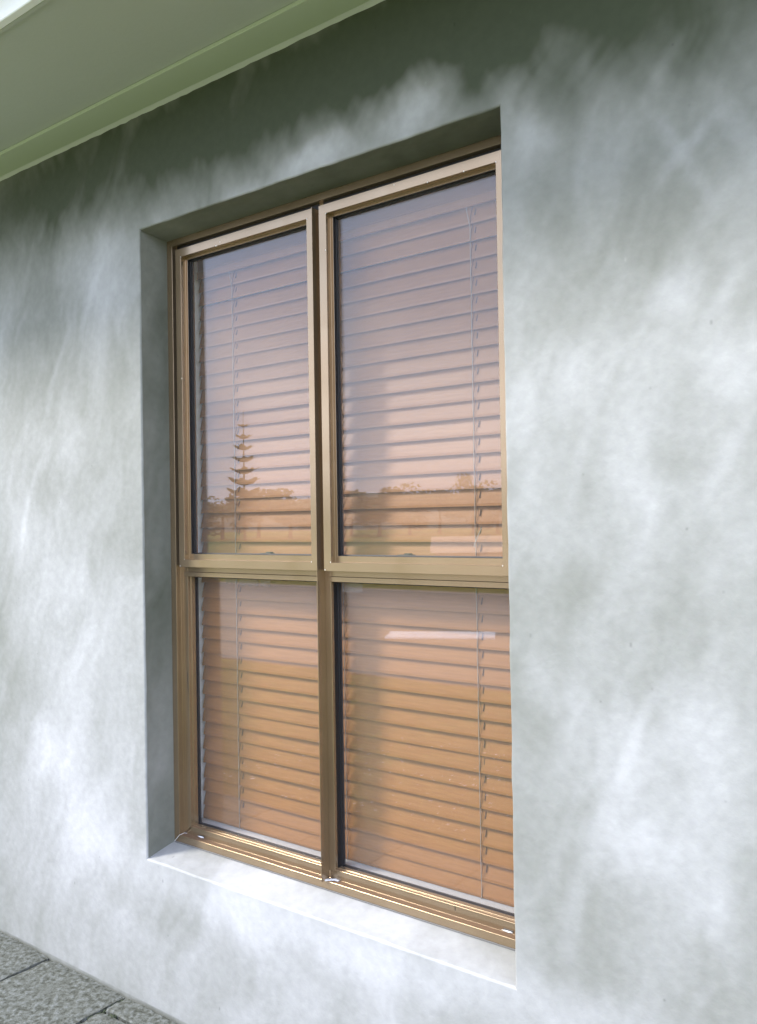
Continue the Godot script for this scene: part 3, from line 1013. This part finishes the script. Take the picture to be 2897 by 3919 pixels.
# ------------------------------------------------------------------ ground
func make_ground() -> void:
	# one sheet to the horizon
	var st := st_new()
	quad(st, Vector3(-700, -0.03, -700), Vector3(700, -0.03, -700), Vector3(700, -0.03, 700), Vector3(-700, -0.03, 700), Vector3(0, 1, 0), 3.0)
	var g := build(st, "ground", M.lawn_green, self)
	tag(g, "grassy ground reaching to the horizon", "ground", "", "structure")
	# slabs along the foot of the wall
	var pave := base("pavement", "old rough concrete slabs along the foot of the wall", "pavement", Vector3.ZERO, "", "structure")
	st = st_new()
	box(st, Vector3(WALL_L, -0.06, 0.004), Vector3(WALL_R, -0.017, 1.19))
	build(st, "joint_bed", M.joint_dirt, pave)
	var slabs := []
	var x := -2.535
	var xs := []
	for k in range(-5, 10):
		xs.append(-2.535 + 0.398 * k)
	for k in xs.size() - 1:
		var xa: float = xs[k]
		var xb: float = xs[k + 1]
		if xa > -2.14 and xa < -2.13:
			slabs.append([xa, xb, 0.006, 0.0945, k])
			slabs.append([xa, xb, 0.0945, 0.40, k])
		else:
			slabs.append([xa, xb, 0.006, 0.40, k])
		slabs.append([xa, xb, 0.40, 0.80, k + 1])
		slabs.append([xa, xb, 0.80, 1.18, k + 2])
	var idx := 0
	for s: Array in slabs:
		st = st_new()
		slab(st, s, idx)
		build(st, "paver", M["paver_%d" % ((idx * 2 + idx / 5) % 3)], pave)
		idx += 1
	# clods and moss in the joints
	st = st_new()
	for q in 26:
		var px := rng.randf_range(-2.1, -1.75)
		blob(st, Vector3(px, -0.008, 0.0945 + rng.randf_range(-0.004, 0.03)), Vector3(rng.randf_range(0.004, 0.013), 0.009, rng.randf_range(0.004, 0.012)), 900 + q, 0.8, 4, 7)
	for q in 40:
		blob(st, Vector3(-2.137 + rng.randf_range(-0.006, 0.006), -0.011, rng.randf_range(0.02, 0.4)), Vector3(0.005, 0.006, 0.008), 960 + q, 0.8, 4, 6)
	var mo := build(st, "moss_clumps", M.moss, pave)
	mo.set_meta("kind", "stuff")
	# driveway and its white kerb
	st = st_new()
	box(st, Vector3(-40, -0.2, 4.35), Vector3(14, -0.012, 12.5), 0.0)
	var dv := build(st, "driveway", M.driveway_concrete, self)
	tag(dv, "plain concrete driveway beyond the lawn", "driveway", "", "structure")
	st = st_new()
	box(st, Vector3(-0.66, -0.02, -0.25), Vector3(0.66, 0.02, 0.25), 0.012)
	var kb := build(st, "kerb", M.kerb_white, self)
	kb.position = Vector3(-5.58, 0, 6.85)
	kb.rotation.y = deg_to_rad(-28.0)
	tag(kb, "short flat white kerb strip lying on the driveway", "kerb", "", "structure")
	# lawn
	var bl := SurfaceTool.new()
	bl.begin(Mesh.PRIMITIVE_TRIANGLES)
	for q in 9:
		var ox := rng.randf_range(-0.03, 0.03)
		var oz := rng.randf_range(-0.03, 0.03)
		var hh := rng.randf_range(0.03, 0.055)
		var ln := Vector3(rng.randf_range(-0.02, 0.02), 0, rng.randf_range(-0.02, 0.02))
		var ang := rng.randf() * TAU
		var sd := Vector3(cos(ang), 0, sin(ang)) * 0.0022
		var b0 := Vector3(ox, 0, oz)
		tri(bl, b0 - sd, b0 + sd, b0 + ln + Vector3(0, hh, 0), sd.cross(Vector3.UP).normalized() + Vector3(0, 0.4, 0))
	var mm := MultiMesh.new()
	mm.transform_format = MultiMesh.TRANSFORM_3D
	mm.use_colors = true
	mm.mesh = bl.commit()
	var n := 14000
	mm.instance_count = n
	for k in n:
		var p := Vector3(rng.randf_range(-6.5, 0.6), -0.03, 1.2 + 3.1 * pow(rng.randf(), 1.3))
		mm.set_instance_transform(k, Transform3D(Basis(Vector3.UP, rng.randf() * TAU).scaled(Vector3.ONE * rng.randf_range(0.6, 1.2)), p))
		var v := rng.randf_range(0.8, 1.25)
		mm.set_instance_color(k, Color(0.19 * v, 0.19 * v, 0.04 * v))
	var gm := MultiMeshInstance3D.new()
	gm.multimesh = mm
	gm.name = "lawn_grass"
	gm.material_override = M.grass_blade
	add_child(gm)
	tag(gm, "short lawn grass beside the paving", "grass", "", "stuff")
	# fallen petals on the lawn
	st = st_new()
	for q in 240:
		var c := Vector3(rng.randf_range(-3.6, -1.9), 0.012, rng.randf_range(1.25, 2.6))
		var a := rng.randf() * TAU
		var u := Vector3(cos(a), rng.randf_range(-0.2, 0.2), sin(a)) * rng.randf_range(0.005, 0.012)
		var v := Vector3(-sin(a), rng.randf_range(-0.2, 0.2), cos(a)) * rng.randf_range(0.003, 0.007)
		quad(st, c - u, c - v, c + u, c + v, Vector3.UP)
	var pt := build(st, "fallen_petals", M.petal, self)
	tag(pt, "small white petals scattered on the lawn", "petals", "", "stuff")


func slab(st: SurfaceTool, s: Array, idx: int) -> void:
	# an uneven slab: top grid with ragged, rounded edges
	var g := fbm(200 + idx, 14.0, 4)
	var gap := 0.0065
	var nx := 14
	var nz := 14
	var tilt := Vector3(rng.randf_range(-0.004, 0.004), 0, rng.randf_range(-0.004, 0.004))
	var rows := []
	for j in nz + 1:
		var row := []
		for i in nx + 1:
			var x := lerpf(s[0] + gap, s[1] - gap, i / float(nx))
			var z := lerpf(s[2] + gap * 0.6, s[3] - gap, j / float(nz))
			var y := tilt.x * (i / float(nx) - 0.5) + tilt.z * (j / float(nz) - 0.5) + 0.0012 * g.get_noise_2d(x, z)
			if i == 0 or i == nx:
				x += 0.009 * g.get_noise_2d(z * 1.3 + 3.0, 7.0 + i)
				y -= 0.004
			if j == 0 or j == nz:
				z += 0.0035 * g.get_noise_2d(x * 1.3 + 9.0, 17.0 + j)
				y -= 0.004
			row.append(Vector3(x, y, maxf(z, 0.005)))
		rows.append(row)
	var off := Vector3(idx * 0.37, 0, idx * 0.53)
	for j in nz:
		for i in nx:
			var a: Vector3 = rows[j][i]
			var b: Vector3 = rows[j][i + 1]
			var c: Vector3 = rows[j + 1][i + 1]
			var d: Vector3 = rows[j + 1][i]
			var n := (c - a).cross(d - b).normalized()
			if n.y < 0.0:
				n = -n
			tri(st, a, b, c, n, uvp(a, off), uvp(b, off), uvp(c, off))
			tri(st, a, c, d, n, uvp(a, off), uvp(c, off), uvp(d, off))
	var dn := Vector3(0, -0.03, 0)
	for i in nx:
		quad(st, rows[0][i], rows[0][i + 1], rows[0][i + 1] + dn, rows[0][i] + dn, Vector3(0, 0, -1), 0.8)
		quad(st, rows[nz][i], rows[nz][i + 1], rows[nz][i + 1] + dn, rows[nz][i] + dn, Vector3(0, 0, 1), 0.8)
	for j in nz:
		quad(st, rows[j][0], rows[j + 1][0], rows[j + 1][0] + dn, rows[j][0] + dn, Vector3(-1, 0, 0), 0.8)
		quad(st, rows[j][nx], rows[j + 1][nx], rows[j + 1][nx] + dn, rows[j][nx] + dn, Vector3(1, 0, 0), 0.8)


func uvp(p: Vector3, off: Vector3) -> Vector2:
	return Vector2(p.x + off.x, p.z + off.z) / 0.7


# ------------------------------------------------------------------ what the glass mirrors
func make_surroundings() -> void:
	# Norfolk pine with its tiers of rising branches
	var pine := base("norfolk_pine", "tall slender conifer with spaced tiers of rising branches on the lawn edge", "tree", Vector3(-51.8, 0, 48.9))
	pine.scale = Vector3.ONE * 1.06
	var st := st_new()
	tube(st, [Vector3(0, -0.1, 0), Vector3(0, 5.0, 0), Vector3(0, 10.35, 0)], 0.13, 8, 0.02)
	build(st, "trunk", M.bark, pine)
	var tiers := [[9.05, 0.48], [8.1, 0.75], [7.2, 0.95], [6.25, 1.08], [5.3, 1.28], [4.4, 1.45], [3.5, 1.6], [2.6, 1.7], [1.8, 1.6]]
	for t: Array in tiers:
		st = st_new()
		for b in 7:
			var a := TAU * (b + rng.randf_range(-0.2, 0.2)) / 7.0
			var dir := Vector3(cos(a), 0, sin(a))
			var side := Vector3(-sin(a), 0, cos(a))
			var ln: float = t[1] * rng.randf_range(0.88, 1.08)
			var n := 6
			for i in n:
				var f := i / float(n)
				var f2 := (i + 1) / float(n)
				var w0 := 0.36 * ln * sin(PI * minf(1.0, f * 0.8 + 0.12))
				var w1 := 0.36 * ln * sin(PI * minf(1.0, f2 * 0.8 + 0.2)) * (0.0 if i == n - 1 else 1.0)
				var p0: Vector3 = Vector3(0, t[0], 0) + dir * ln * f + Vector3(0, ln * 0.42 * pow(f, 1.2), 0)
				var p1: Vector3 = Vector3(0, t[0], 0) + dir * ln * f2 + Vector3(0, ln * 0.42 * pow(f2, 1.2), 0)
				var up0 := Vector3(0, 0.16 * ln * (1.0 - f) + 0.03, 0)
				var up1 := Vector3(0, 0.16 * ln * (1.0 - f2) + 0.01, 0)
				quad(st, p0 - side * w0, p0 + up0, p1 + up1, p1 - side * w1, Vector3.UP)
				quad(st, p0 + side * w0, p0 + up0, p1 + up1, p1 + side * w1, Vector3.UP)
				quad(st, p0 - side * w0, p0 + side * w0, p1 + side * w1, p1 - side * w1, Vector3.DOWN)
		build(st, "branch_tier", M.leaf_dark, pine)
	# crowns of the tree line: leaf clumps on an uneven volume
	var crowns := []
	for v in 3:
		crowns.append(crown_mesh(700 + v))
	# azimuth (x, z of a unit vector from the window), distance, height, width
	var trees := [
		[-0.76, 0.65, 72.0, 4.2, 7.0, "wide dark rounded"], [-0.735, 0.678, 78.0, 4.0, 6.5, "low rounded"], [-0.705, 0.709, 84.0, 5.2, 9.0, "broad full"], [-0.678, 0.735, 76.0, 4.6, 6.0, "small round"],
		[-0.65, 0.76, 92.0, 5.0, 8.0, "loose bushy mid green"], [-0.622, 0.783, 88.0, 5.2, 7.0, "dense dark domed"], [-0.595, 0.804, 80.0, 4.8, 7.0, "flat topped"], [-0.565, 0.825, 86.0, 5.4, 8.0, "spreading"],
		[-0.535, 0.845, 90.0, 5.2, 7.0, "leafy oval"], [-0.50, 0.866, 82.0, 6.1, 4.6, "taller narrow"], [-0.475, 0.88, 84.0, 5.3, 7.0, "rounded mid green"], [-0.445, 0.895, 80.0, 5.0, 8.0, "wide low"], [-0.40, 0.917, 85.0, 5.6, 9.0, "heavy dark"],
	]
	var i := 0
	for t: Array in trees:
		var at := Vector3(-1.5 + t[0] * t[2], 0, t[1] * t[2])
		var tr := base("tree", "%s tree of the far tree line" % t[5], "tree", at, "trees of the far tree line")
		st = st_new()
		tube(st, [Vector3(0, -0.1, 0), Vector3(0.1, t[3] * 0.3, 0), Vector3(0, t[3] * 0.7, 0.1)], 0.22, 7, 0.08)
		build(st, "trunk", M.bark, tr)
		var o := MeshInstance3D.new()
		o.mesh = crowns[i % 3]
		o.name = numbered("crown")
		o.material_override = M.leaf_mid if i % 2 else M.leaf_dark
		o.position = Vector3(0, t[3] * 0.52, 0)
		o.scale = Vector3(t[4] * 0.5, t[3] * 0.52, t[4] * 0.5)
		o.rotation.y = i * 1.3
		tr.add_child(o, true)
		i += 1
	# wooded rise behind
	st = st_new()
	var hn := fbm(88, 0.02, 4)
	var prev := []
	for k in 121:
		var a := lerpf(-0.3, PI + 0.3, k / 120.0)
		var dir := Vector3(-cos(a), 0, sin(a))
		var hgt := 7.5 + 4.0 * hn.get_noise_1d(k * 4.0)
		var row := [dir * 150.0 + Vector3(0, -0.5, 0), dir * 185.0 + Vector3(0, hgt * 0.7, 0), dir * 215.0 + Vector3(0, hgt, 0), dir * 300.0 + Vector3(0, -0.5, 0)]
		if prev:
			for q in 3:
				quad(st, prev[q], row[q], row[q + 1], prev[q + 1], Vector3.UP, 8.0)
		prev = row
	var hl := build(st, "hill", M.hill_green, self)
	tag(hl, "low wooded rise on the horizon", "hill", "", "structure")
	# low corrugated shed
	var shed := base("garden_shed", "low tan shed with corrugated roof beyond the driveway", "shed", Vector3(-10.6, 0, 17.0))
	shed.rotation.y = deg_to_rad(-32.0)
	st = st_new()
	box(st, Vector3(-1.3, -0.05, -0.9), Vector3(1.3, 0.62, 0.9), 0.01)
	build(st, "wall", M.shed_tan, shed)
	st = st_new()
	var nr := 180
	for k in nr:
		var xa := lerpf(-1.42, 1.42, k / float(nr))
		var xb := lerpf(-1.42, 1.42, (k + 1) / float(nr))
		var ya := 0.012 * sin(k * PI / 2.0)
		var yb := 0.012 * sin((k + 1) * PI / 2.0)
		quad(st, Vector3(xa, 0.62 + ya, -1.05), Vector3(xb, 0.62 + yb, -1.05), Vector3(xb, 0.98 + yb, 1.05), Vector3(xa, 0.98 + ya, 1.05), Vector3.UP)
	build(st, "roof", M.shed_tan, shed)


func crown_mesh(noise_seed: int) -> ArrayMesh:
	var r := RandomNumberGenerator.new()
	r.seed = noise_seed
	var lobes := []
	for k in 11:
		var a := r.randf() * TAU
		var h := r.randf_range(-0.75, 0.72)
		var rad := sqrt(1.0 - h * h) * r.randf_range(0.3, 0.75)
		lobes.append([Vector3(cos(a) * rad, h * 0.75, sin(a) * rad), r.randf_range(0.28, 0.48)])
	var st := st_new()
	for k in 1500:
		var lb: Array = lobes[r.randi() % lobes.size()]
		var d := Vector3(r.randfn(), r.randfn(), r.randfn()).normalized()
		var c: Vector3 = lb[0] + d * lb[1] * pow(r.randf(), 0.3)
		var u := Vector3(r.randfn(), r.randfn(), r.randfn()).normalized() * r.randf_range(0.04, 0.09)
		var v := u.cross(Vector3(r.randfn(), r.randfn(), r.randfn())).normalized() * r.randf_range(0.03, 0.06)
		quad(st, c - u, c - v, c + u, c + v, d)
	return st.commit()


# ------------------------------------------------------------------
func _ready() -> void:
	rng.seed = 4711
	# camera
	var cam := Camera3D.new()
	cam.name = "camera"
	cam.position = Vector3(0, 1.4, 1.5883)
	cam.rotation = Vector3(0.0115, 0.6389, -0.0161)
	cam.fov = 62.27
	cam.near = 0.02
	cam.far = 2000.0
	cam.current = true
	add_child(cam)
	# sky: bright broken overcast
	var env := Environment.new()
	env.background_mode = Environment.BG_SKY
	var sky := Sky.new()
	var pm := PanoramaSkyMaterial.new()
	pm.panorama = ImageTexture.create_from_image(make_sky())
	pm.energy_multiplier = 0.68
	sky.sky_material = pm
	env.sky = sky
	env.tonemap_mode = Environment.TONE_MAPPER_LINEAR
	env.tonemap_exposure = 3.95
	env.sdfgi_enabled = true
	env.ssao_enabled = true
	env.ssil_enabled = true
	var we := WorldEnvironment.new()
	we.name = "world_environment"
	we.environment = env
	add_child(we)
	# veiled sun, high in front and to the left of the wall
	var sun := DirectionalLight3D.new()
	sun.name = "sun"
	sun.light_energy = 0.46
	sun.light_angular_distance = 11.0
	sun.light_color = Color(1.0, 0.97, 0.92)
	sun.shadow_enabled = true
	sun.look_at_from_position(SUN_FROM, Vector3.ZERO)
	add_child(sun)

	make_materials()
	make_ground()
	make_wall()
	make_room()
	make_eave()
	make_window()
	make_blind()
	make_surroundings()
